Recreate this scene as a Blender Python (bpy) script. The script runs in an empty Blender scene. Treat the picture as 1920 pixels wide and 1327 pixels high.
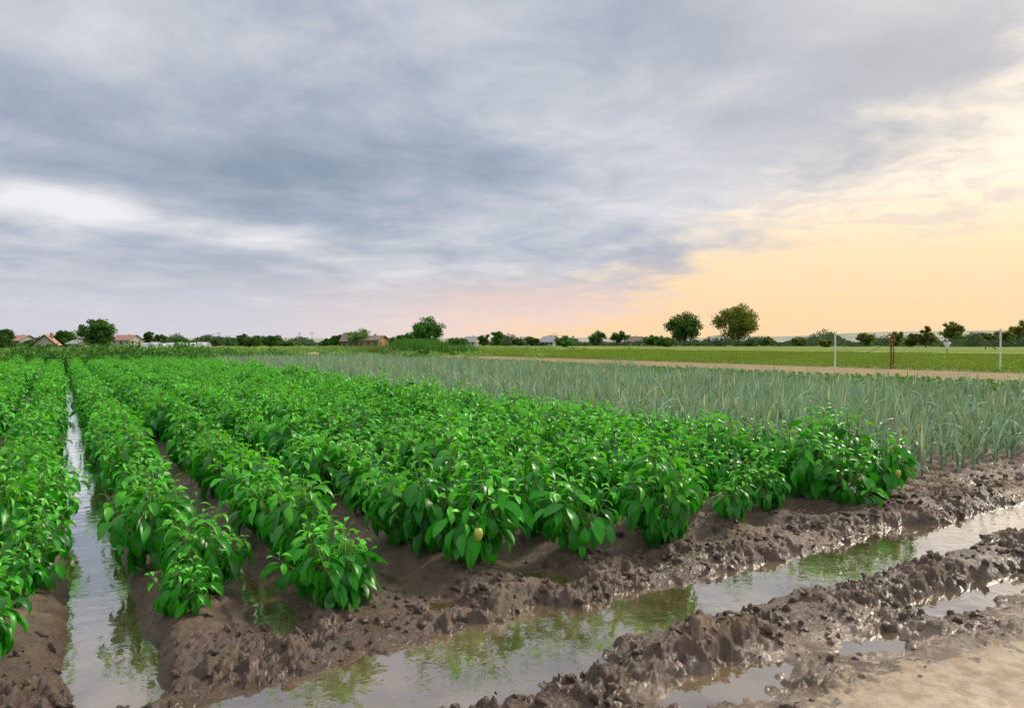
import bpy, math, random
import numpy as np
from mathutils import Vector
random.seed(7); rng=np.random.default_rng(7)
sc=bpy.context.scene
sc.view_settings.view_transform='Standard'; sc.view_settings.look='None'; sc.view_settings.exposure=0
CAM_AZ=31.4
# ---------------------------------------------------------------- helpers
def link(o,parent=None):
    sc.collection.objects.link(o)
    if parent: o.parent=parent
    return o
def empty(name,loc=(0,0,0)):
    e=bpy.data.objects.new(name,None); e.location=loc; e.empty_display_size=.2
    return link(e)
def mesh_np(name,verts,quads,mats=(),midx=None,smooth=True):
    me=bpy.data.meshes.new(name)
    verts=np.asarray(verts,dtype=np.float32); quads=np.asarray(quads,dtype=np.int32)
    k=quads.shape[1]
    me.vertices.add(len(verts)); me.vertices.foreach_set('co',verts.ravel())
    me.loops.add(quads.size); me.loops.foreach_set('vertex_index',quads.ravel())
    me.polygons.add(len(quads))
    me.polygons.foreach_set('loop_start',np.arange(0,quads.size,k,dtype=np.int32))
    me.polygons.foreach_set('loop_total',np.full(len(quads),k,dtype=np.int32))
    for m in mats: me.materials.append(m)
    if midx is not None: me.polygons.foreach_set('material_index',np.asarray(midx,dtype=np.int32))
    me.polygons.foreach_set('use_smooth',np.full(len(quads),smooth,dtype=bool))
    me.update(calc_edges=True)
    return me
class MB:
    def __init__(s): s.V=[];s.F=[];s.M=[]
    def grid(s,rows,mi=0,close=False):
        b=len(s.V); n=len(rows[0])
        for r in rows: s.V.extend(r)
        for i in range(len(rows)-1):
            for j in range(n if close else n-1):
                k=(j+1)%n
                s.F.append((b+i*n+j,b+i*n+k,b+(i+1)*n+k,b+(i+1)*n+j)); s.M.append(mi)
    def tube(s,pts,rad,n=6,mi=0):
        rows=[]
        for i,p in enumerate(pts):
            p=Vector(p); a=Vector(pts[max(i-1,0)]); c=Vector(pts[min(i+1,len(pts)-1)])
            d=(c-a).normalized(); s1=d.cross(Vector((.31,.9,.2))).normalized(); s2=d.cross(s1)
            rows.append([tuple(p+(s1*math.cos(t)+s2*math.sin(t))*rad[i]) for t in [2*math.pi*k/n for k in range(n)]])
        s.grid(rows,mi,True)
        rr=rows[-1]; s.grid([rr,[tuple(Vector(pts[-1]))]*n],mi,True)
        rr=rows[0]; s.grid([[tuple(Vector(pts[0]))]*n,rr],mi,True)
    def box(s,x0,x1,y0,y1,z0,z1,mi=0):
        b=len(s.V)
        s.V+= [(x0,y0,z0),(x1,y0,z0),(x1,y1,z0),(x0,y1,z0),(x0,y0,z1),(x1,y0,z1),(x1,y1,z1),(x0,y1,z1)]
        for f in [(0,3,2,1),(4,5,6,7),(0,1,5,4),(1,2,6,5),(2,3,7,6),(3,0,4,7)]:
            s.F.append(tuple(b+i for i in f)); s.M.append(mi)
    def leaf(s,base,az,pitch,L,W,droop,roll=0,prof=(.04,.62,1,.92,.55,.03),fold=.3,mi=0,wav=0.):
        n=len(prof)-1; p=Vector(base); ang=pitch; rows=[]
        for i in range(n+1):
            d=Vector((math.cos(az)*math.cos(ang),math.sin(az)*math.cos(ang),math.sin(ang)))
            sd=Vector((-math.sin(az),math.cos(az),0)); up=sd.cross(d)*-1
            sd2=sd*math.cos(roll)+up*math.sin(roll); up2=up*math.cos(roll)-sd*math.sin(roll)
            w=W*prof[i]; wv=wav*w*random.uniform(-1,1); wv2=wav*w*random.uniform(-1,1)
            rows.append([tuple(p+sd2*w+up2*(fold*w+wv)),tuple(p),tuple(p-sd2*w+up2*(fold*w+wv2))])
            p=p+d*(L/n); ang-=droop/n; az+=random.uniform(-.06,.06)
        s.grid(rows,mi)
    def mesh(s,name,mats,smooth=True): return mesh_np(name,s.V,s.F,mats,s.M,smooth)
def H32(ix,iy,seed):
    a=(ix.astype(np.int64)*374761393+iy.astype(np.int64)*668265263+seed*2147483647)&0xffffffff
    a=((a^(a>>13))*1274126177)&0xffffffff
    a=a^(a>>16); a=(a*2246822519)&0xffffffff; a=a^(a>>15)
    return (a&0xffffff)/float(0x1000000)
def pn(x,y,seed=0):
    x=np.asarray(x,float);y=np.asarray(y,float)
    xi=np.floor(x);yi=np.floor(y);fx=x-xi;fy=y-yi
    def g(dx,dy):
        t=H32(xi+dx,yi+dy,seed)*2*np.pi
        return np.cos(t)*(fx-dx)+np.sin(t)*(fy-dy)
    u=fx*fx*fx*(fx*(fx*6-15)+10);v=fy*fy*fy*(fy*(fy*6-15)+10)
    a=g(0,0)*(1-u)+g(1,0)*u;b=g(0,1)*(1-u)+g(1,1)*u
    return (a*(1-v)+b*v)*1.5
def fbm(x,y,o,seed=0,gain=.5):
    r=0;a=1
    for i in range(o):
        r=r+a*pn(x*2**i,y*2**i,seed+i*17);a*=gain
    return r
def billow(x,y,o,seed=0,gain=.55):
    r=0;a=1
    for i in range(o):
        r=r+a*np.abs(pn(x*2**i,y*2**i,seed+i*17));a*=gain
    return r
def wclod(x,y,s,seed,rmin=.25,rmax=.75,prob=.8):
    X=x*s;Y=y*s;ix=np.floor(X);iy=np.floor(Y);out=np.zeros_like(X)
    for dx in(-1,0,1):
        for dy in(-1,0,1):
            cx=ix+dx;cy=iy+dy
            px=cx+H32(cx,cy,seed);py=cy+H32(cx,cy,seed+1);r=rmin+(rmax-rmin)*H32(cx,cy,seed+2)**2
            on=H32(cx,cy,seed+3)<prob
            h=np.sqrt(np.maximum(r*r-(X-px)**2-(Y-py)**2,0))*on
            out=np.maximum(out,h)
    return out/s
def ss(x,a,b):
    t=np.clip((x-a)/(b-a),0,1);return t*t*(3-2*t)
ROWS=[-5.0,-4.2,-3.4,-2.6,-1.8,-1.0,-.24,.60,1.40,2.28,3.08,3.85,4.6,5.3,6.0,6.7]
WATER=-.055
def HT(u,v):
    u=np.asarray(u,float);v=np.asarray(v,float)
    n1=fbm(u*.9,v*.9,3,3)
    wu=u+.06*fbm(u*6,v*6,3,50);wv=v+.06*fbm(u*6,v*6,3,60)
    ph=np.interp(u,ROWS,np.arange(len(ROWS)))
    cph=np.cos(2*np.pi*ph)
    crop=ss(v,3.75,4.25)*ss(54-v,0,1)
    pep=crop*ss(u,-5.6,-5.2)*ss(7.4-u,0,.3)
    bed=.05*cph+.005
    fw=u+.03*pn(v*1.3,v*0+2,71)+.02*pn(v*5,v*0+2,72)
    bed=bed-.09*np.exp(-((fw-.2)/.20)**4)
    wetvar=.035*fbm(u*.7,v*.45,2,90)
    h=pep*(bed+wetvar*(cph<0.3)*1.)
    leek=crop*ss(u,7.1,7.4)*ss(26.8-u,0,.3)
    h=h+leek*(.03*np.cos(2*np.pi*(u-7.6)/.38)+.03)
    near=ss(45-v,0,20)*ss(u,-9,-6)*ss(30-u,0,4)*ss(v,-6,0)
    vc=3.2+.12*pn(u*.8,u*0+.5,5)+.08*pn(u*2.7,u*0,6)-.06*ss(2.6-u,0,1)
    wdt=.30+.13*pn(u*1.3,u*0+3,8)+.10*ss(2.9-u,0,1.)
    left=ss(u,.25,.9)
    h=h-.16*np.exp(-((wv-vc)/wdt)**4)*(left*.8+.2*ss(u,-.3,.2)+.0)
    h=h-.13*np.exp(-((u-.2)/.2)**4)*np.exp(-((v-3.85)/.38)**4)
    berm=np.exp(-((v-3.80)/.20)**2)*(1-.75*np.exp(-((u-.2)/.3)**4))
    h=h+berm*(.015+.07*pn(u*1.7,v*1.7,21))
    ridge=np.exp(-((v-2.66)/.20)**2)
    h=h+ridge*(.025+.055*pn(u*1.3+9,v*1.3,22)+.03*pn(u*3.3+9,v*2.3,23))
    flat=np.exp(-((v-2.25)/.22)**4)
    h=h+flat*(-.022+.035*fbm(u*1.9,v*2.6,2,29))
    for (pu,pv,ru,rv,d) in [(2.62,2.38,.45,.16,.09),(4.75,2.40,.8,.15,.11),(6.8,2.3,.8,.15,.12),(1.55,2.40,.25,.1,.08),(3.6,2.25,.3,.1,.07),(2.0,3.85,.22,.2,.10),(2.75,3.95,.2,.25,.11),(1.02,4.3,.16,.5,.05),(3.5,3.8,.25,.12,.1),(4.9,3.8,.3,.1,.08)]:
        h=h-d*np.exp(-(((wu-pu)/ru)**2+((wv-pv)/rv)**2)**2)
    sand=ss(2.02-v+.20*pn(u*2,v*2,33)+.14*pn(u*6,v*6,34)-.03*(u-3),0,.25)
    h=h*(1-sand)+sand*(.0+.012*n1+.008*fbm(u*5,v*5,3,35))
    rough=np.exp(-((v-3.05)/1.15)**6)
    slick=np.clip(np.exp(-((v-vc)/.3)**4)+.7*pep*(cph<-0.1)+.45*flat,0,1)
    patch=.3+.7*ss(fbm(u*1.6,v*1.6,2,77),-.3,.25)
    R=(.35+.65*rough)*(1-.7*slick)*(1-.9*sand)*patch
    ext=near
    c1=wclod(wu+.04*fbm(u*14,v*14,3,13),wv+.04*fbm(u*14,v*14,3,14),6.5,101,.2,.7,.7)
    c2=wclod(wu+.02*fbm(u*30,v*30,2,15),wv+.02*fbm(u*30,v*30,2,16),14,131,.25,.8,.8)
    c3=wclod(wu+.008*pn(u*70,v*70,15),wv+.008*pn(u*70,v*70,18),32,161,.25,.85,.8)
    h=h+ext*R*(c1*.38+c2*.72+c3*1.0-.025)
    h=h+ext*R*(.045*(billow(wu*4,wv*4,4,41,.6)-.45))
    h=h+ext*R*.026*(billow(u*16,v*16,3,241,.7)-.4)
    h=h+ext*(.005*fbm(u*9,v*9,4,44,.65))*(1-.5*sand)
    h=h+.010*n1*near
    return h
# ---------------------------------------------------------------- node helpers
class NT:
    def __init__(s,nt): s.nt=nt; nt.nodes.clear()
    def n(s,t,ins=None,**kw):
        nd=s.nt.nodes.new(t)
        for k,v in kw.items(): setattr(nd,k,v)
        for k,v in (ins or {}).items(): s.set(nd.inputs[k],v)
        return nd
    def set(s,sock,v):
        if isinstance(v,bpy.types.NodeSocket): s.nt.links.new(v,sock)
        elif isinstance(v,bpy.types.Node): s.nt.links.new(v.outputs[0],sock)
        else: sock.default_value=v
    def m(s,op,a,b=0.,c=0.,clamp=False):
        nd=s.nt.nodes.new('ShaderNodeMath');nd.operation=op;nd.use_clamp=clamp
        s.set(nd.inputs[0],a);s.set(nd.inputs[1],b)
        return nd.outputs[0]
    def mr(s,x,a,b,c=0.,d=1.,smooth=True):
        nd=s.nt.nodes.new('ShaderNodeMapRange')
        nd.interpolation_type='SMOOTHSTEP' if smooth else 'LINEAR'
        s.set(nd.inputs[0],x)
        for i,v in enumerate((a,b,c,d)): s.set(nd.inputs[i+1],v)
        return nd.outputs[0]
    def mix(s,f,a,b):
        nd=s.nt.nodes.new('ShaderNodeMix');nd.data_type='RGBA'
        s.set(nd.inputs[0],f)
        s.set(nd.inputs[6],a if not isinstance(a,tuple) else (*a,1)); s.set(nd.inputs[7],b if not isinstance(b,tuple) else (*b,1))
        return nd.outputs[2]
    def noise(s,vec,scale,detail=4,rough=.55,dist=0.):
        nd=s.nt.nodes.new('ShaderNodeTexNoise')
        if vec is not None: s.set(nd.inputs['Vector'],vec)
        nd.inputs['Scale'].default_value=scale;nd.inputs['Detail'].default_value=detail
        nd.inputs['Roughness'].default_value=rough;nd.inputs['Distortion'].default_value=dist
        return nd.outputs[0]
def newmat(name):
    m=bpy.data.materials.new(name);m.use_nodes=True
    return m,NT(m.node_tree)
def pmat(name,c1,c2,scale=5,rough=.8,bump=.2,spec=.3,bscale=None):
    m,T=newmat(name)
    tc=T.n('ShaderNodeTexCoord').outputs['Object']
    f=T.mr(T.noise(tc,scale,5,.6),.3,.7)
    p=T.n('ShaderNodeBsdfPrincipled',{'Base Color':T.mix(f,c1,c2),'Roughness':rough,'Specular IOR Level':spec})
    if bump:
        b=T.n('ShaderNodeBump',{'Strength':bump,'Height':T.noise(tc,bscale or scale*4,4)});T.set(p.inputs['Normal'],b)
    T.n('ShaderNodeOutputMaterial',{'Surface':p})
    return m
def leafmat(name,c1,c2,rough=.45,trans=.25,spec=.4,tcol=None,posvar=0,var=.25):
    m,T=newmat(name)
    g=T.n('ShaderNodeNewGeometry')
    oi=T.n('ShaderNodeObjectInfo')
    c=T.mix(g.outputs['Random Per Island'],c1,c2)
    k=T.mr(oi.outputs['Random'],0,1,1-var,1+var,False)
    if posvar:
        n=T.noise(T.n('ShaderNodeTexCoord').outputs['Object'],posvar,3)
        k=T.m('MULTIPLY',k,T.mr(n,.3,.7,.6,1.35))
    cc=T.n('ShaderNodeVectorMath',{0:c},operation='SCALE');T.set(cc.inputs['Scale'],k)
    p=T.n('ShaderNodeBsdfPrincipled',{'Base Color':cc.outputs[0],'Roughness':rough,'Specular IOR Level':spec})
    tr=T.n('ShaderNodeBsdfTranslucent',{'Color':(*(tcol or tuple(min(1,x*1.5) for x in c2)),1)})
    mx=T.n('ShaderNodeMixShader',{0:trans,1:p.outputs[0],2:tr.outputs[0]})
    T.n('ShaderNodeOutputMaterial',{'Surface':mx})
    return m
# ---------------------------------------------------------------- materials
M_pep=leafmat('pepper_leaf',(.008,.11,.006),(.04,.36,.012),.36,.2,.45,(.06,.55,.01))
M_pepnew=leafmat('pepper_young_leaf',(.06,.46,.012),(.15,.62,.03),.40,.32,.4,(.18,.72,.02))
M_stem=pmat('pepper_stem',(.10,.20,.04),(.16,.26,.07),20,.6,.1)
M_fruit=pmat('pepper_fruit',(.32,.46,.05),(.55,.58,.10),12,.3,0,.4)
M_leek=leafmat('leek_leaf',(.14,.28,.15),(.42,.58,.40),.45,.18,.35,(.35,.52,.22),var=.12)
M_leekdry=leafmat('leek_dry_leaf',(.40,.40,.20),(.58,.54,.3),.7,.2,.2)
M_cab=leafmat('cabbage_leaf',(.08,.22,.05),(.20,.38,.12),.7,.15,.12,(.25,.45,.1),var=.1)
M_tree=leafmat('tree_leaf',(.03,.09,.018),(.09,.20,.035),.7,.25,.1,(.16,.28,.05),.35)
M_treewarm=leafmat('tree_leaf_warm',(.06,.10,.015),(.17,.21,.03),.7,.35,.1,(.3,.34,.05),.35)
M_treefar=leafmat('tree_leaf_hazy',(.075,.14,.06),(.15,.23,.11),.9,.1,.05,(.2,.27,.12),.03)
M_weed=leafmat('weed_leaf',(.035,.13,.02),(.10,.26,.045),.7,.2,.1,(.14,.32,.05),.5)
M_grass=leafmat('grass_blade',(.09,.21,.04),(.20,.36,.08),.7,.25,.1,(.3,.42,.1),.4)
M_bark=pmat('tree_bark',(.10,.08,.06),(.18,.15,.12),3,.9,.4)
# ground
M_ground,T=newmat('ground_earth')
g=T.n('ShaderNodeNewGeometry');P=g.outputs['Position']
sp=T.n('ShaderNodeSeparateXYZ',{0:P});X,Y,Z=sp.outputs
nbig=T.noise(P,1.3,5,.6);nmid=T.noise(P,9,6,.65);nfine=T.noise(P,55,7,.8)
wet=T.mr(T.m('ADD',Z,T.mr(nbig,.3,.7,-.06,.06,False)),-.05,.09,1.,0.)
mudc=T.mix(T.mr(nmid,.3,.7),(.078,.046,.028),(.20,.13,.082))
mudc=T.mix(T.m('MULTIPLY',wet,.55),mudc,(.105,.071,.047))
mudc=T.mix(T.m('MULTIPLY',T.mr(nfine,.52,.75),.5),mudc,(.30,.205,.135))
mudc=T.mix(T.m('MULTIPLY',T.mr(nfine,.48,.3),.75),mudc,(.035,.02,.012))
drym=T.m('MULTIPLY',T.mr(Z,.02,.09),T.mr(nbig,.45,.60))
mudc=T.mix(T.m('MULTIPLY',drym,.65),mudc,(.37,.27,.18))
# slick pale silt in the flat strip beside the track
silt=T.m('MULTIPLY',T.m('MULTIPLY',T.mr(Y,2.62,2.4),T.mr(Z,.03,-.02)),T.mr(nbig,.38,.55))
mudc=T.mix(T.m('MULTIPLY',silt,.6),mudc,(.27,.205,.15))
sandc=T.mix(T.mr(nmid,.35,.65),(.50,.39,.28),(.72,.60,.46))
sandc=T.mix(T.m('MULTIPLY',T.mr(nfine,.54,.7),.6),sandc,(.30,.21,.14))
sandc=T.mix(T.m('MULTIPLY',T.mr(nbig,.54,.68),.45),sandc,(.36,.26,.18))
bound=T.m('SUBTRACT',Y,T.m('MULTIPLY',T.m('SUBTRACT',X,3.),-.03))
smask=T.m('MULTIPLY',T.mr(T.m('ADD',bound,T.m('ADD',T.mr(nbig,.25,.75,-.3,.3,False),T.mr(nmid,.25,.75,-.35,.35,False))),2.0,1.8),T.mr(Y,-4.,-3.))
col=T.mix(smask,mudc,sandc)
stripe_v=T.n('ShaderNodeVectorMath',{0:P,1:(.05,.004,1)},operation='MULTIPLY')
stripes=T.noise(stripe_v,1.,3,.6)
gfine=T.noise(P,.8,5,.7)
grass=T.mix(T.mr(stripes,.35,.62),(.09,.17,.025),(.22,.26,.06))
grass=T.mix(T.m('MULTIPLY',T.mr(gfine,.4,.7),.5),grass,(.11,.20,.03))
tan=T.mr(T.noise(stripe_v,2.3,3,.6),.58,.7)
grass=T.mix(T.m('MULTIPLY',tan,.6),grass,(.30,.25,.12))
cropm=T.m('MULTIPLY',T.m('MULTIPLY',T.mr(X,-7,-6.2),T.mr(X,28,27.4)),T.mr(Y,55,53.8))
roadm=T.m('MULTIPLY',T.mr(Y,-4,-3.2),T.mr(Y,4.6,4.2))
inm=T.m('MAXIMUM',cropm,roadm);inm=T.m('MULTIPLY',inm,T.mr(Y,-4,-3.2))
col=T.mix(inm,grass,col)
rgh=T.mr(wet,0,1,.72,.18,False)
rgh=T.m('ADD',rgh,T.mr(nfine,.3,.7,-.1,.14))
rgh=T.m('SUBTRACT',rgh,T.m('MULTIPLY',silt,.12))
rgh=T.m('MAXIMUM',rgh,T.m('MULTIPLY',smask,.9));rgh=T.m('MAXIMUM',rgh,T.m('SUBTRACT',1.,inm));rgh=T.m('MAXIMUM',rgh,.12)
hb=T.m('ADD',T.m('MULTIPLY',nfine,T.m('SUBTRACT',.7,T.m('MULTIPLY',silt,.5))),T.m('MULTIPLY',nmid,.6))
bmp=T.n('ShaderNodeBump',{'Strength':.9,'Distance':.035,'Height':hb})
pr=T.n('ShaderNodeBsdfPrincipled',{'Base Color':col,'Roughness':rgh,'Specular IOR Level':T.m('SUBTRACT',.75,T.m('MULTIPLY',T.m('MAXIMUM',smask,T.m('SUBTRACT',1.,inm)),.65)),'Normal':bmp.outputs[0]})
T.n('ShaderNodeOutputMaterial',{'Surface':pr})
# water
M_water,T=newmat('muddy_water')
P=T.n('ShaderNodeNewGeometry').outputs['Position']
nw=T.noise(P,7,4,.5,.5);nw2=T.noise(P,1.8,2)
bm=T.n('ShaderNodeBump',{'Strength':.16,'Distance':.02,'Height':T.m('ADD',nw,T.m('MULTIPLY',nw2,1.5))})
mud=T.mix(T.mr(T.noise(P,2.2,5,.6),.35,.65),(.08,.05,.024),(.18,.13,.07))
d=T.n('ShaderNodeBsdfPrincipled',{'Base Color':mud,'Roughness':.5,'Specular IOR Level':0.})
gl=T.n('ShaderNodeBsdfGlossy',{'Color':(1,1,1,1),'Roughness':.01,'Normal':bm.outputs[0]})
fr=T.n('ShaderNodeFresnel',{'IOR':1.95,'Normal':bm.outputs[0]})
mx=T.n('ShaderNodeMixShader',{0:T.m('MULTIPLY',fr.outputs[0],2.0,clamp=True),1:d.outputs[0],2:gl.outputs[0]})
T.n('ShaderNodeOutputMaterial',{'Surface':mx})
# ---------------------------------------------------------------- terrain
def axis(segs):
    out=[]
    for a,b,s0,s1 in segs:
        x=a;L=b-a
        while x<b-1e-6:
            out.append(x);t=(x-a)/L;x+=s0*(s1/s0)**t
    out.append(segs[-1][1]);return np.array(out)
ua=axis([(-3500,-40,400,6),(-40,-6,6,.3),(-6,-1,.06,.03),(-1,7.6,.011,.0125),(7.6,14,.016,.05),(14,28,.055,.08),(28,60,.2,5),(60,3500,5,400)])
va=axis([(-3500,-20,400,4),(-20,1.,4,.06),(1.,1.7,.05,.012),(1.7,4.8,.0105,.0125),(4.8,9,.014,.06),(9,56,.06,.6),(56,120,1,6),(120,4000,6,400)])
U,V=np.meshgrid(ua,va);Zt=HT(U.ravel(),V.ravel())
nu,nv=len(ua),len(va)
vv=np.stack([U.ravel(),V.ravel(),Zt],1)
i=np.arange(nu*nv).reshape(nv,nu)
q=np.stack([i[:-1,:-1].ravel(),i[:-1,1:].ravel(),i[1:,1:].ravel(),i[1:,:-1].ravel()],1)
link(bpy.data.objects.new('muddy_ground',mesh_np('muddy_ground',vv,q,[M_ground])))
wv=[(-5.4,1.95,WATER),(26,1.95,WATER),(26,53,WATER),(-5.4,53,WATER)]
link(bpy.data.objects.new('puddle_water',mesh_np('puddle_water',wv,[(0,1,2,3)],[M_water])))
import bmesh
bm_=bmesh.new();bmesh.ops.create_icosphere(bm_,subdivisions=2,radius=1)
iv=np.array([v.co[:] for v in bm_.verts]);itf=np.array([[v.index for v in f.verts] for f in bm_.faces]);bm_.free()
N=4200
cu=rng.uniform(-1,9,N);cv=np.where(rng.random(N)<.5,rng.normal(3.85,.28,N),rng.normal(2.5,.35,N))
cz=HT(cu,cv);VV=[];FF=[];b=0
for k in range(N):
    if cz[k]<WATER+.01 or cv[k]<1.5 or (cv[k]<2.1 and random.random()<.6): continue
    s=.004+.024*random.random()**3
    ph=rng.uniform(0,9,3)
    dis=1+.28*np.sin(iv@np.array([3.1,1.7,2.3])+ph[0])+.2*np.sin(iv@np.array([-2.2,4.7,3.9])+ph[1])+.16*rng.normal(size=len(iv))
    p=iv*dis[:,None]*s*rng.uniform(.6,1.3,3)
    VV.append(p+np.array([cu[k],cv[k],cz[k]+s*.1]));FF.append(itf+b);b+=len(iv)
link(bpy.data.objects.new('mud_clods',mesh_np('mud_clods',np.concatenate(VV),np.concatenate(FF),[M_ground])))
# ---------------------------------------------------------------- pepper plants
def pepper(seed,fruit=False,dense=1.):
    random.seed(seed);B=MB()
    B.tube([(0,0,-.05),(.005,.004,.06),(.0,.01,.16)],[.009,.008,.007],6,2)
    ns=int(11*dense)
    for s in range(ns):
        a=s*2.4+random.uniform(-.6,.6);r=.22*math.sqrt((s+.4)/ns)*random.uniform(.6,1.4)
        zt=.66-2.1*r*r-random.uniform(0,.26)
        tip=Vector((r*math.cos(a),r*math.sin(a),zt));b0=Vector((0,.01,.10+random.uniform(-.03,.03)))
        mid=(b0+tip)/2+Vector((math.cos(a),math.sin(a),0))*.035
        B.tube([b0,mid,tip],[.006,.0045,.002],5,2)
        nl=15
        for k in range(nl):
            t=k/(nl-1)
            tt=1-t*.85
            p=b0*(1-tt)**2+mid*2*tt*(1-tt)+tip*tt*tt
            la=a+k*2.4+random.uniform(-.4,.4)
            if t>.35: la=a+random.uniform(-1.6,1.6)
            L=(.055+.095*min(1,t*2.2))*random.uniform(.7,1.25)
            pit=math.radians(48-95*t**.6+random.uniform(-18,18))
            pet=Vector((math.cos(la)*math.cos(pit),math.sin(la)*math.cos(pit),math.sin(pit)))*L*.35
            p2=p+pet
            B.tube([p,p2],[.0018,.0014],3,2)
            B.leaf(p2,la,pit-.25,L,L*random.uniform(.17,.24),math.radians(random.uniform(30,110)),random.uniform(-.8,.8),fold=random.uniform(.2,.7),mi=1 if t<.26 else 0,wav=.18)
    if fruit:
        for a,z,rr in fruit:
            c=Vector((rr*math.cos(a),rr*math.sin(a),z));rows=[]
            for i in range(9):
                t=i/8;rad=.029*(math.sin(math.pi*min(1,(t*.86+.07)))**.55)*(1-.35*t)
                if i in(0,8): rad*=.15
                rows.append([tuple(c+Vector((math.cos(q)*rad*(1+.08*math.cos(3*q)),math.sin(q)*rad*(1+.08*math.cos(3*q)),-.085*t))) for q in [2*math.pi*j/12 for j in range(12)]])
            B.grid(rows,3,True);B.tube([c+Vector((0,0,-.003)),c+Vector((-.01,0,.04))],[.005,.004],5,2)
    return B.mesh('pepper_plant',[M_pep,M_pepnew,M_stem,M_fruit])
PM=[pepper(10+i,dense=random.Random(i).uniform(.7,1.2)) for i in range(12)]
PF=[pepper(60,[(-2.0,.30,.25)]),pepper(61,[(-2.2,.32,.24),(-1.3,.20,.22)],.85)]
random.seed(5)
STARTS={7:4.32,8:3.98,9:4.35,10:4.2,11:4.1,12:4.2,13:4.3,14:4.15,15:4.2,6:4.1}
FR={(9,0):0,(12,1):1,(15,0):0}
for ri,u in enumerate(ROWS):
    e=empty('pepper_row')
    v=STARTS.get(ri,4.25);k=0
    while v<45:
        s=random.uniform(.80,1.20)*(1+.20*float(fbm(np.array([u*.9+3]),np.array([v*.75]),2,301)[0]))
        if random.random()<.09: s*=.72
        if k<1: s*=random.uniform(.82,.95)
        if ri in(10,11,9) and k in(0,1): s=random.uniform(1.02,1.14)
        if ri==8 and k==0: s=.78
        me=PF[FR[(ri,k)]] if (ri,k) in FR else random.choice(PM)
        o=bpy.data.objects.new('pepper_plant',me)
        x=u+random.uniform(-.10,.10)
        o.location=(x,v,float(HT(np.array([x]),np.array([v]))[0])-.005 if v<8 else .04)
        o.rotation_euler=(random.uniform(-.28,.28),random.uniform(-.28,.28),0 if me in PF else random.uniform(0,6.28))
        w=.84 if ri in(6,7) else 1.06
        if v>9 and ri in (6,7): w=.95
        o.scale=(s*w*random.uniform(.9,1.1),s*w*random.uniform(.9,1.1),s*random.uniform(.82,1.16)*(.9 if ri in(6,7) else 1.))
        link(o,e)
        v+=random.uniform(.26,.39) if v>4.8 else random.uniform(.29,.42);k+=1
# ---------------------------------------------------------------- leeks
def leekpatch(seed,nr=4,npl=12,dry=.05):
    random.seed(seed);B=MB()
    for r in range(nr):
        for k in range(npl):
            x=r*.38+random.uniform(-.04,.04);y=k*.168+random.uniform(-.04,.04);z=.03
            if random.random()<.1: continue
            hs=random.uniform(.65,1.25);fa=random.uniform(0,3.14)
            B.tube([(x,y,z-.04),(x,y,z+.10*hs)],[.011,.012],5,0)
            for b in range(8):
                a=fa+(b%2)*math.pi+random.uniform(-.5,.5);L=(.28+.04*b if b<5 else .5)*hs*random.uniform(.75,1.15)
                pit=math.radians(57+b*4.+random.uniform(-10,10))
                dr=math.radians(random.choice([5,10,20,50,110])+random.uniform(-8,20))
                B.leaf((x,y,z+(.05+.012*b)*hs),a,pit,L,.014*hs*random.uniform(.7,1.3),dr,random.uniform(-.4,.4),prof=(.75,1,.95,.8,.55,.05),fold=.6,mi=1 if random.random()<dry else 0)
    return B.mesh('leek_rows',[M_leek,M_leekdry])
LP=[leekpatch(200+i) for i in range(6)]
e=empty('leek_field')
u=7.55
while u<17.3:
    v=4.45+random.uniform(0,.15)
    while v<51.5:
        o=bpy.data.objects.new('leek_rows',random.choice(LP));o.location=(u,v,0);s=random.uniform(.88,1.15);o.scale=(1,1,s)
        link(o,e);v+=2.015
    u+=1.52
def cabpatch(seed):
    random.seed(seed);B=MB()
    for r in range(3):
        for k in range(5):
            x=r*.55+random.uniform(-.05,.05);y=k*.42+random.uniform(-.06,.06);hs=random.uniform(.6,1.1)
            if random.random()<.08: continue
            B.tube([(x,y,-.02),(x,y,.12)],[.015,.01],5,0)
            for b in range(13):
                a=b*2.4+random.uniform(-.3,.3);pit=math.radians(12+b*4.5);L=random.uniform(.16,.26)*hs
                B.leaf((x,y,.05+.008*b),a,pit,L,L*.3,math.radians(random.uniform(20,60)),random.uniform(-.3,.3),prof=(.1,.35,.85,1,.8,.2),fold=.3,wav=.2)
    return B.mesh('cabbage_rows',[M_cab])
CP=[cabpatch(300+i) for i in range(4)]
e=empty('cabbage_field')
while u<25:
    v=4.6
    while v<51.5:
        mixd=random.random()<max(0,.5-(u-17)*.1)
        o=bpy.data.objects.new('cabbage_rows' if not mixd else 'leek_rows',random.choice(LP if mixd else CP))
        o.location=(u,v,.03);link(o,e);v+=2.1
    u+=1.65
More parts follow.
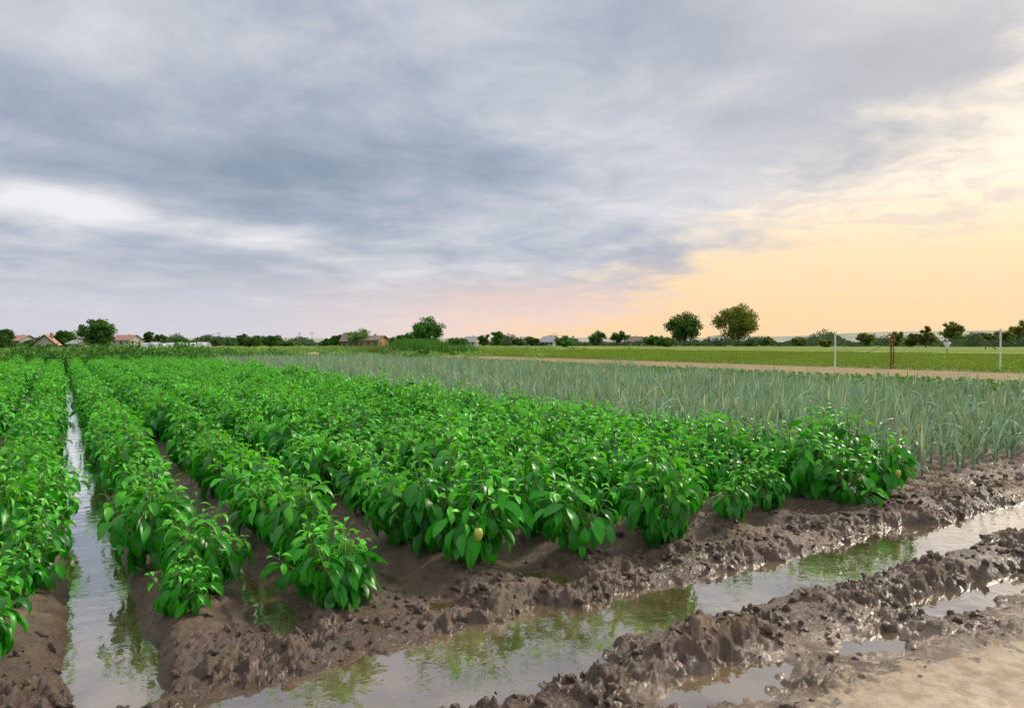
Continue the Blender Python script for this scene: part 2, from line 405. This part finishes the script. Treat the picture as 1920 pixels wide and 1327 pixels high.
# ---------------------------------------------------------------- fields beyond
def sheet(name,x0,x1,y0,y1,z,mat):
    return link(bpy.data.objects.new(name,mesh_np(name,[(x0,y0,z),(x1,y0,z),(x1,y1,z),(x0,y1,z)],[(0,1,2,3)],[mat])))
def fieldmat(name,c1,c2,period,gaps=.5):
    m,T=newmat(name);P=T.n('ShaderNodeNewGeometry').outputs['Position']
    w=T.n('ShaderNodeTexWave',{'Vector':P,'Scale':1/period*.31,'Distortion':.8,'Detail':2.,'Detail Scale':1.5},wave_type='BANDS',bands_direction='X')
    n=T.noise(P,1.1,5,.65)
    f=T.m('ADD',T.m('MULTIPLY',w.outputs['Fac'],gaps),T.m('MULTIPLY',T.mr(n,.3,.7),1-gaps))
    b=T.n('ShaderNodeBump',{'Strength':.8,'Distance':.1,'Height':f})
    p=T.n('ShaderNodeBsdfPrincipled',{'Base Color':T.mix(f,c1,c2),'Roughness':.95,'Specular IOR Level':.1,'Normal':b.outputs[0]})
    T.n('ShaderNodeOutputMaterial',{'Surface':p});return m
sheet('tilled_soil_field',26.9,38.5,3,75,.016,fieldmat('tilled_soil',(.13,.12,.05),(.42,.31,.18),1.3,.7))
sheet('potato_field_soil',38.5,90,3,110,.018,fieldmat('potato_soil',(.12,.11,.05),(.20,.22,.07),.7))
def clump_quads(cent,rad,n,size,seed=0):
    r=np.random.default_rng(seed)
    d=r.normal(size=(n,3));d/=np.linalg.norm(d,axis=1)[:,None]
    p=cent+d*(r.random(n)**.45)[:,None]*rad
    a=r.normal(size=(n,3));a/=np.linalg.norm(a,axis=1)[:,None]
    b=np.cross(a,r.normal(size=(n,3)));b/=np.linalg.norm(b,axis=1)[:,None]
    s=(size*r.uniform(.6,1.3,n))[:,None]
    return np.stack([p-a*s,p-b*s*.5,p+a*s,p+b*s*.5],1)
def quads_obj(name,qs,mat,parent=None):
    q=np.concatenate(qs).reshape(-1,3);f=np.arange(len(q)).reshape(-1,4)
    return link(bpy.data.objects.new(name,mesh_np(name,q,f,[mat],smooth=False)),parent)
M_pot=leafmat('potato_leaf',(.09,.20,.02),(.24,.36,.04),.7,.25,.1,(.3,.42,.05),var=.15)
pots=[]
for s in range(3):
    qs=[];r=np.random.default_rng(s)
    for a in range(6):
        for b in range(12):
            if r.random()<.1: continue
            qs.append(clump_quads(np.array([a*.75+r.normal()*.05,b*.4+r.normal()*.05,.13]),np.array([.24,.24,.14]),24,.06,seed=s*999+a*20+b))
    q=np.concatenate(qs).reshape(-1,3)
    pots.append(mesh_np('potato_rows',q,np.arange(len(q)).reshape(-1,4),[M_pot],smooth=False))
e=empty('potato_field')
x=38.9
while x<88:
    y=5.
    while y<100:
        o=bpy.data.objects.new('potato_rows',random.choice(pots));o.location=(x,y,.02);o.scale=(1,1,random.uniform(.7,1.2));link(o,e);y+=4.8
    x+=4.5
def PZ(az,d): a=math.radians(az);return np.array([d*math.sin(a),d*math.cos(a),0.])
def px(x): return CAM_AZ+math.degrees(math.atan((x-960)/1387))
def pd(x,depth): return PZ(px(x),depth/math.cos(math.radians(px(x)-CAM_AZ)))
qs=[];r=np.random.default_rng(3)
for k in range(760):
    if k<430: x=-14+21.5*r.random();y=46.8+r.random()*7;
    else: x=7+19*r.random();y=55+r.random()*6
    hgt=.70+1.2*abs(float(fbm(np.array([x*.30]),np.array([y*.2]),2,9)[0])+.1)
    if k>=430: hgt*=max(.35,1.-.06*(x-7))
    if x<-3: hgt*=.8
    hgt=min(hgt,1.6)
    qs.append(clump_quads(np.array([x,y,hgt*.45]),np.array([.8,.7,hgt*.58]),70,.12,seed=k))
quads_obj('weed_hedge',qs,M_weed)
def grass_mass(name,cx,cy,sx,sy,n,h,seed,mat=M_grass,w=.03):
    r=np.random.default_rng(seed);x=cx+r.normal(size=n)*sx;y=cy+r.normal(size=n)*sy;a=r.random(n)*np.pi
    hh=h*r.uniform(.5,1.1,n);dx=np.cos(a)*w;dy=np.sin(a)*w;lx=r.normal(size=n)*h*.2;ly=r.normal(size=n)*h*.2
    z=np.zeros(n)
    q=np.stack([np.stack([x-dx,y-dy,z],1),np.stack([x+dx,y+dy,z],1),np.stack([x+dx*.2+lx,y+dy*.2+ly,hh],1),np.stack([x-dx*.2+lx,y-dy*.2+ly,hh],1)],1)
    quads_obj(name,[q],mat)
p=pd(783,84);grass_mass('reed_clump',p[0],p[1],1.8,1.2,3500,1.8,1,M_weed)
p=pd(870,88);grass_mass('reed_clump',p[0],p[1],.9,.8,900,1.2,2,M_weed)
p=pd(700,80);grass_mass('reed_clump',p[0],p[1],2.,.8,1500,1.1,4)
r=np.random.default_rng(8);qs=[]
for k in range(800):
    az=px(r.uniform(-80,1250));d=r.uniform(66,150);p=PZ(az,d)
    if p[0]>38 and p[1]<110: continue
    hgt=r.uniform(.2,1.0)
    qs.append(clump_quads(np.array([p[0],p[1],hgt*.4]),np.array([r.uniform(.8,2.5),r.uniform(.8,2),hgt*.6]),55,.17,seed=k+4000))
quads_obj('meadow_weeds',qs,M_grass)
# ---------------------------------------------------------------- trees
def tree(name,x,depth,h,w,seed,mat=M_tree,trunk=.22,leaf=.3,n=60):
    p=pd(x,depth);r=np.random.default_rng(seed);random.seed(seed)
    e=empty(name,tuple(p))
    B=MB();H=h;tr=.028*h
    B.tube([(0,0,-.1),(tr*.3,0,H*trunk*.6),(0,tr*.4,H*trunk*1.3),(0,0,H*.62)],[tr,tr*.75,tr*.6,tr*.2],8)
    cents=[]
    for k in range(n):
        d=r.normal(size=3);d/=np.linalg.norm(d);rr=r.random()**.4
        c=np.array([0,0,H*(trunk+(1-trunk)*.5)])+d*np.array([w*.40,w*.40,H*(1-trunk)*.40])*rr
        c[:2]*=1+.18*math.sin(3*math.atan2(d[1],d[0])+seed);cents.append(c)
    for k in range(9):
        c=cents[k];B.tube([(0,0,H*trunk*random.uniform(.8,1.6)),tuple(c*np.array([.5,.5,.8])),tuple(c)],[tr*.35,tr*.22,tr*.06],5)
    link(bpy.data.objects.new('trunk',B.mesh('trunk',[M_bark])),e)
    qs=[clump_quads(c,np.array([w,w,w*.7])*r.uniform(.09,.17),85,leaf,seed=seed*100+i) for i,c in enumerate(cents)]
    quads_obj('crown',qs,mat,e)
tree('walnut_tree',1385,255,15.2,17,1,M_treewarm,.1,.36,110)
tree('walnut_tree',1284,255,12.,14,2,M_tree,.08,.36,100)
tree('round_tree',801,190,8.2,9.2,3,M_weed,.03,.28,90)
tree('broadleaf_tree',181,130,6.,6.6,4,M_weed,.06,.22,80)
tree('broadleaf_tree',120,165,4.2,6.8,5,M_tree,.0,.24,60)
tree('broadleaf_tree',4,110,3.8,4.2,6,M_tree,.05,.2,50)
tree('young_tree',675,150,4.6,5.6,7,M_grass,.1,.16,50)
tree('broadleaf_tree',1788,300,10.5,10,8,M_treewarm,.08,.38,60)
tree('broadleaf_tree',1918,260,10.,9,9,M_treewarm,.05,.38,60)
sm=[(240,630,26),(278,618,24),(298,624,34),(338,632,28),(370,640,30),(400,636,26),(436,632,34),(456,624,32),(475,630,52),(508,627,44),(540,640,40),(632,626,30),(612,634,24),(704,634,22),(745,628,40),(766,624,46),(860,634,50),(907,624,28),(932,618,30),(972,634,26),(1000,630,34),(1058,628,40),(1120,620,42),(1164,618,40),(1222,628,36),(1250,634,46),(1440,630,26),(1500,632,30),(1550,636,30),(1625,620,44),(1680,617,34),(1736,610,42),(1710,622,36),(1820,626,46),(1850,622,34),(1880,617,42),(60,638,30),(30,640,34),(215,636,30)]
for k,(x,ty,w) in enumerate(sm):
    dp=random.Random(k).uniform(200,290);h=(641-ty)/1387*dp+1.5
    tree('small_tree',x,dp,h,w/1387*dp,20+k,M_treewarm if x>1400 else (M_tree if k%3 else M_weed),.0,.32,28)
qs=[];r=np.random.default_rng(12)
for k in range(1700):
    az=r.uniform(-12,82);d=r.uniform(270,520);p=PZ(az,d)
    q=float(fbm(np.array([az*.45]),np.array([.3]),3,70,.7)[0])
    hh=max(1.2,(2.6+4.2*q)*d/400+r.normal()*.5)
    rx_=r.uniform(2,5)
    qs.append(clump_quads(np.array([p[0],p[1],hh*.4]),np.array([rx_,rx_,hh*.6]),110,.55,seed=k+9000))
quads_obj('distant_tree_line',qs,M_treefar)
hv=[];hf=[];n=90
for i_ in range(n):
    az=-40+150*i_/(n-1);hgt=16+22*float(ss(np.array(az),46.,60.))+9*float(pn(np.array([az*.12]),np.array([1.]),55)[0])
    a=PZ(az,2300);b=PZ(az,2900);c=PZ(az,3300)
    hv+=[(a[0],a[1],-2),(b[0],b[1],hgt),(c[0],c[1],-5)]
for i_ in range(n-1):
    for j in range(2): hf.append((i_*3+j,i_*3+3+j,i_*3+4+j,i_*3+1+j))
link(bpy.data.objects.new('distant_hills',mesh_np('distant_hills',hv,hf,[pmat('hazy_hill',(.30,.32,.25),(.38,.38,.30),.004,1.,0,0.)])))
# ---------------------------------------------------------------- houses
M_white=pmat('white_plaster',(.42,.40,.35),(.52,.50,.45),1,.9,.1)
M_brick=pmat('orange_brick',(.42,.20,.11),(.52,.27,.15),4,.9,.2)
M_roofr=pmat('red_tile_roof',(.40,.20,.15),(.52,.28,.22),3,.8,.2)
M_roofb=pmat('brown_sheet_roof',(.16,.12,.10),(.24,.19,.16),2,.7,.1)
M_roofg=pmat('grey_slate_roof',(.28,.29,.29),(.38,.38,.38),2,.8,.1)
M_glass=pmat('window_glass',(.05,.06,.08),(.08,.09,.11),3,.15,0,.6)
M_door=pmat('wood_door',(.16,.09,.05),(.22,.13,.07),5,.6,.1)
def house(name,x,depth,w,l,hw,hr,rot,wall,roof):
    e=empty(name,tuple(pd(x,depth)));e.rotation_euler=(0,0,math.radians(rot-CAM_AZ))
    B=MB();B.box(-w/2,w/2,-l/2,l/2,-.1,hw)
    for yy in(-l/2,l/2):
        b=len(B.V);B.V+=[(-w/2,yy,hw),(w/2,yy,hw),(0,yy,hw+hr*.96),(0,yy,hw+hr*.96)];B.F.append((b,b+1,b+2,b+3));B.M.append(0)
    link(bpy.data.objects.new('walls',B.mesh('walls',[wall],False)),e)
    B=MB();o=.35;t=.12
    for sgn in(-1,1):
        x0=sgn*(w/2+o);z0=hw-hr*o/(w/2)
        rows=[[(x0,-l/2-o,z0),(x0,l/2+o,z0)],[(0,-l/2-o,hw+hr),(0,l/2+o,hw+hr)],[(0,-l/2-o,hw+hr+t),(0,l/2+o,hw+hr+t)],[(x0,-l/2-o,z0+t),(x0,l/2+o,z0+t)],[(x0,-l/2-o,z0),(x0,l/2+o,z0)]]
        B.grid(rows)
    B.box(w*.15,w*.15+.4,-.2,.2,hw+hr*.4,hw+hr+.4)
    link(bpy.data.objects.new('roof',B.mesh('roof',[roof],False)),e)
    B=MB();D=MB()
    for sx in(-1,1):
        for k in range(3):
            yy=-l/2+l*(k+.5)/3
            B.box(sx*w/2-.03,sx*w/2+.03,yy-.4,yy+.4,hw*.35,hw*.8)
    for sy in(-1,1):
        B.box(-w*.3-.4,-w*.3+.4,sy*l/2-.03,sy*l/2+.03,hw*.35,hw*.8)
        D.box(w*.15,w*.15+.9,sy*l/2-.04,sy*l/2+.04,0,min(2.1,hw*.85))
    link(bpy.data.objects.new('windows',B.mesh('windows',[M_glass],False)),e)
    link(bpy.data.objects.new('door',D.mesh('door',[M_door],False)),e)
house('brick_house',700,150,4.5,4.5,1.9,.8,75,M_brick,M_roofb)
house('brick_house',664,158,4.5,4,1.8,1.6,80,M_brick,M_roofb)
house('village_house',88,130,3.2,3.,1.2,1.5,20,M_white,M_roofr)
house('village_house',38,240,6,8,2,1.6,70,M_white,M_roofr)
house('village_house',238,240,5,8,2.2,1.5,70,M_white,M_roofr)
house('village_house',12,250,6,8,2,1.6,60,M_white,M_roofg)
house('garden_shed',150,150,3,4,1.2,.6,60,M_white,M_roofg)
for k,(x,wm,rf,wl) in enumerate([(748,6,M_roofg,M_white),(885,6,M_roofg,M_white),(985,7,M_roofg,M_white),(1030,6,M_roofg,M_white),(1190,7,M_roofb,M_white),(1345,6,M_roofg,M_white)]):
    house('village_house',x,random.Random(k).uniform(275,300),wm,wm*.8,1.6,1.9,random.Random(k).choice([15,70,80,100]),wl,rf)
M_poly=pmat('greenhouse_film',(.62,.64,.64),(.82,.83,.83),.6,.5,0,.3)
p=pd(330,135);e=empty('greenhouse',tuple(p));e.rotation_euler=(0,0,math.radians(-CAM_AZ+35))
for k in range(8):
    B=MB();rows=[];hk=1.25+.12*math.sin(k*2.1)
    for yy in np.linspace(-4,4,7):
        rows.append([((k-3.5)*1.35+.66*math.cos(t),yy,.1+hk*math.sin(t)) for t in np.linspace(0,math.pi,11)])
    B.grid(rows)
    for yy in(-4,4):
        B.grid([[((k-3.5)*1.35+.66*math.cos(t),yy,.1+hk*math.sin(t)) for t in np.linspace(0,math.pi,11)],[((k-3.5)*1.35+.66*math.cos(t),yy,.0) for t in np.linspace(0,math.pi,11)]])
    link(bpy.data.objects.new('tunnel_%d'%(k+1),B.mesh('tunnel',[M_poly])),e)
B=MB();p=pd(588,64);rows=[]
for i_ in range(7):
    rr=(1-i_/6);rows.append([(p[0]+1.6*rr*math.cos(t)*random.uniform(.9,1.1),p[1]+1.1*rr*math.sin(t),.55*(1-rr*rr)*random.uniform(.85,1.15)) for t in np.linspace(0,2*math.pi,17)[:-1]])
B.grid(rows,0,True)
link(bpy.data.objects.new('soil_pile',B.mesh('soil_pile',[pmat('dry_soil',(.4,.3,.17),(.52,.40,.25),3,.95,.5)])))
# ---------------------------------------------------------------- posts, stand, scarecrow
M_post=pmat('white_paint_post',(.62,.62,.60),(.80,.80,.77),6,.6,.1)
M_rust=pmat('rusty_iron',(.16,.07,.035),(.30,.15,.07),14,.8,.3)
M_cable=pmat('black_hose',(.02,.02,.02),(.04,.04,.04),5,.5,0)
M_cloth=pmat('white_cloth',(.6,.58,.54),(.75,.73,.68),8,.9,.4)
def post(x,depth,h):
    p=pd(x,depth);B=MB()
    B.tube([(0,0,-.2),(0,0,.02),(.006,0,h*.5),(.01,.005,h)],[.05,.047,.043,.04],10)
    B.tube([(.01,.005,h),(.01,.005,h+.03)],[.055,.05],10)
    B.tube([(.008,0,h*.8),(.008,0,h*.8+.04)],[.05,.05],10)
    o=bpy.data.objects.new('white_post',B.mesh('white_post',[M_post]));o.location=p;link(o);return p
p1=post(1566,41,1.92);p3=post(1876,36.5,2.12)
p=pd(1671,41);B=MB()
B.tube([(0,0,-.2),(0,0,1.0),(.02,0,1.9)],[.06,.055,.05],8,0)
B.tube([(-.30,0,1.75),(-.1,0,1.9),(.1,0,1.88),(.22,0,1.62)],[.03,.05,.05,.03],8,0)
B.tube([(-.14,0,1.55),(.14,0,1.55)],[.05,.05],8,0)
B.tube([(.0,0,1.25),(.0,0,1.5)],[.10,.11],10,0)
B.tube([(-.10,0,1.86),(-.1,0,2.02)],[.03,.02],8,0)
B.tube([(.14,0,1.5),(.16,.02,.8),(.12,.04,.05)],[.025]*3,6,1)
B.tube([(.0,0,.3),(.25,0,.0)],[.025]*2,6,0)
o=bpy.data.objects.new('rusty_hydrant_stand',B.mesh('rusty_hydrant_stand',[M_rust,M_cable]));o.location=p;o.rotation_euler=(0,0,math.radians(-CAM_AZ));link(o)
B=MB()
def sag(a,b,s,n=14,r=.012):
    a=Vector(a);b=Vector(b);pts=[a.lerp(b,t/n)-Vector((0,0,s*4*(t/n)*(1-t/n))) for t in range(n+1)];B.tube(pts,[r]*(n+1),5)
sag((p1[0],p1[1],1.55),(p[0],p[1],1.75),.75);sag((p1[0],p1[1],1.9),(p[0],p[1],1.9),.15,r=.008)
sag((p[0],p[1],1.9),(p3[0],p3[1],1.95),.22,r=.008)
link(bpy.data.objects.new('hanging_wire',B.mesh('hanging_wire',[M_cable])))
p=pd(1776,84);B=MB()
B.tube([(0,0,-.2),(0,0,1.75)],[.04,.035],8,0)
B.tube([(-.5,0,1.32),(.5,0,1.36)],[.03,.03],6,0)
rows=[]
for z,rx,ry in[(1.5,.08,.07),(1.42,.45,.12),(1.25,.42,.14),(1.0,.24,.16),(.75,.26,.18)]:
    rows.append([(rx*math.cos(t)*(1+.06*math.sin(7*t)),ry*math.sin(t),z+.03*math.sin(3*t)) for t in np.linspace(0,2*math.pi,19)[:-1]])
B.grid(rows,1,True)
rows=[[(.13*s*math.cos(t),.13*s*math.sin(t),1.68+.15*c) for t in np.linspace(0,2*math.pi,13)[:-1]] for s,c in[(.1,-1),(.7,-.7),(1,0),(1.7,.15),(1.,.2),(.8,.8),(.1,.95)]]
B.grid(rows,1,True)
o=bpy.data.objects.new('scarecrow',B.mesh('scarecrow',[M_bark,M_cloth]));o.location=p;o.rotation_euler=(0,0,math.radians(-CAM_AZ));link(o)
p=pd(1848,150);B=MB();rx=math.cos(math.radians(CAM_AZ));ry=-math.sin(math.radians(CAM_AZ))
B.tube([(2.2*rx,2.2*ry,0),(0,0,1.6),(-2.8*rx,-2.8*ry,3.6)],[.12,.09,.06],6);B.tube([(0,0,-.1),(0,0,1.6)],[.12,.1],6)
o=bpy.data.objects.new('leaning_well_pole',B.mesh('leaning_well_pole',[M_bark]));o.location=p;link(o)
for x in(562,585,410):
    q=pd(x,260);B=MB();B.tube([(0,0,-.2),(0,0,5.)],[.10,.07],6);B.tube([(-.8*rx,-.8*ry,4.5),(.8*rx,.8*ry,4.5)],[.05,.05],5)
    for k in(-.7,0,.7): B.tube([(k*rx,k*ry,4.5),(k*rx,k*ry,4.75)],[.05,.04],5)
    o=bpy.data.objects.new('utility_pole',B.mesh('utility_pole',[M_bark]));o.location=q;link(o)
# ---------------------------------------------------------------- camera
cam=bpy.data.cameras.new('camera');cam.lens=26;cam.sensor_width=36;cam.clip_end=9000;cam.clip_start=.05
co=link(bpy.data.objects.new('camera',cam));co.location=(0,0,1.5)
co.rotation_euler=(math.radians(90-.93),0,math.radians(-CAM_AZ));sc.camera=co
# ---------------------------------------------------------------- light
SUN_AZ,SUN_EL=84.,36.
sl=bpy.data.lights.new('sun','SUN');sl.energy=3.3;sl.angle=math.radians(9);sl.color=(1,.90,.72)
so=link(bpy.data.objects.new('sun',sl))
sd=Vector((math.sin(math.radians(SUN_AZ))*math.cos(math.radians(SUN_EL)),math.cos(math.radians(SUN_AZ))*math.cos(math.radians(SUN_EL)),math.sin(math.radians(SUN_EL))))
so.rotation_euler=sd.to_track_quat('Z','Y').to_euler()
W=bpy.data.worlds.new('World');sc.world=W;W.use_nodes=True;W.name='sky'
T=NT(W.node_tree)
gen=T.n('ShaderNodeTexCoord').outputs['Generated']
s3=T.n('ShaderNodeSeparateXYZ',{0:gen});dx,dy,dz=s3.outputs
az=T.m('DEGREES',T.m('ARCTAN2',dx,dy));el=T.m('DEGREES',T.m('ARCSINE',dz))
inv=T.m('DIVIDE',1.,T.m('ADD',T.m('MAXIMUM',dz,0.),.12))
cp=T.n('ShaderNodeCombineXYZ',{0:T.m('MULTIPLY',dx,inv),1:T.m('MULTIPLY',dy,inv),2:0.}).outputs[0]
n1=T.noise(cp,.75,8,.54,.5);n2=T.noise(cp,2.2,8,.6,.4)
def blob(a0,e0,sa,se,k):
    t=T.m('ADD',T.m('POWER',T.m('ABSOLUTE',T.m('DIVIDE',T.m('SUBTRACT',az,a0),sa)),2.),T.m('POWER',T.m('ABSOLUTE',T.m('DIVIDE',T.m('SUBTRACT',el,e0),se)),2.))
    return T.m('MULTIPLY',T.m('EXPONENT',T.m('MULTIPLY',t,-1.)),k)
c=T.m('ADD',.45,T.m('MULTIPLY',T.m('SUBTRACT',n1,.5),1.6))
c=T.m('ADD',c,T.m('MULTIPLY',T.m('SUBTRACT',n2,.5),1.0))
for b_ in [(38,17.5,11,4,.40),(30,22.5,6,2,.26),(-1,9.0,7,1.3,.7),(14,7.4,5,.9,.5),(8,12,15,3.2,-.22),(25,12.5,9,2.5,-.15),(4,21,12,3,.15),(56,21,9,2.2,-.12),(45,11,9,3.5,.28)]:
    c=T.m('ADD',c,blob(*b_))
c=T.m('ADD',c,T.mr(el,26,50,0.,.5))
c=T.m('MINIMUM',T.m('MAXIMUM',c,0.),1.)
cr=T.n('ShaderNodeValToRGB',{0:c});R=cr.color_ramp
R.elements[0].position=0;R.elements[0].color=(.29,.35,.45,1)
R.elements[1].position=1;R.elements[1].color=(.90,.90,.92,1)
x=R.elements.new(.35);x.color=(.42,.475,.57,1);x=R.elements.new(.65);x.color=(.63,.65,.71,1)
cloud=T.mix(T.m('MULTIPLY',T.mr(az,32,62),.5),cr.outputs[0],(.76,.70,.66))
hz=T.mix(T.mr(az,8,34),(.70,.69,.76),(1.0,.74,.64))
cloud=T.mix(T.m('MULTIPLY',T.mr(T.m('ADD',el,T.m('MULTIPLY',T.m('SUBTRACT',n1,.5),5.)),7.5,.5),.9),cloud,hz)
elb=T.mr(az,34,68,-.5,18.5,False);elb=T.m('ADD',elb,T.mr(az,68,90,0.,12.));elb=T.m('ADD',elb,T.mr(az,12,34,-9.,0.))
elb=T.m('MULTIPLY',elb,T.mr(az,150,105))
dd=T.m('SUBTRACT',elb,el);dd=T.m('ADD',dd,T.m('MULTIPLY',T.m('SUBTRACT',n1,.5),13.));dd=T.m('ADD',dd,T.m('MULTIPLY',T.m('SUBTRACT',n2,.5),15.))
wm=T.mr(dd,-4.5,3.6)
wc=T.mix(T.mr(el,1,7),(1.03,.72,.42),(1.12,.82,.48));wc=T.mix(T.mr(el,5,12),wc,(1.16,1.0,.80))
n4=T.noise(cp,3.6,8,.62,.8)
wc=T.mix(T.m('MULTIPLY',T.mr(T.m('ADD',T.m('MULTIPLY',n4,.65),T.m('MULTIPLY',n1,.35)),.47,.60),T.mr(el,4,10,.12,.72)),wc,(.80,.70,.63))
sky=T.mix(wm,cloud,wc)
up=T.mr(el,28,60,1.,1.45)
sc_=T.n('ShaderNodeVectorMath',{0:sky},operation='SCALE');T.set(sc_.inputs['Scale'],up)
ns=T.n('ShaderNodeTexSky',sky_type='NISHITA',sun_disc=False,sun_elevation=math.radians(SUN_EL),sun_rotation=math.radians(SUN_AZ))
b1=T.n('ShaderNodeBackground',{'Color':ns.outputs[0],'Strength':.08})
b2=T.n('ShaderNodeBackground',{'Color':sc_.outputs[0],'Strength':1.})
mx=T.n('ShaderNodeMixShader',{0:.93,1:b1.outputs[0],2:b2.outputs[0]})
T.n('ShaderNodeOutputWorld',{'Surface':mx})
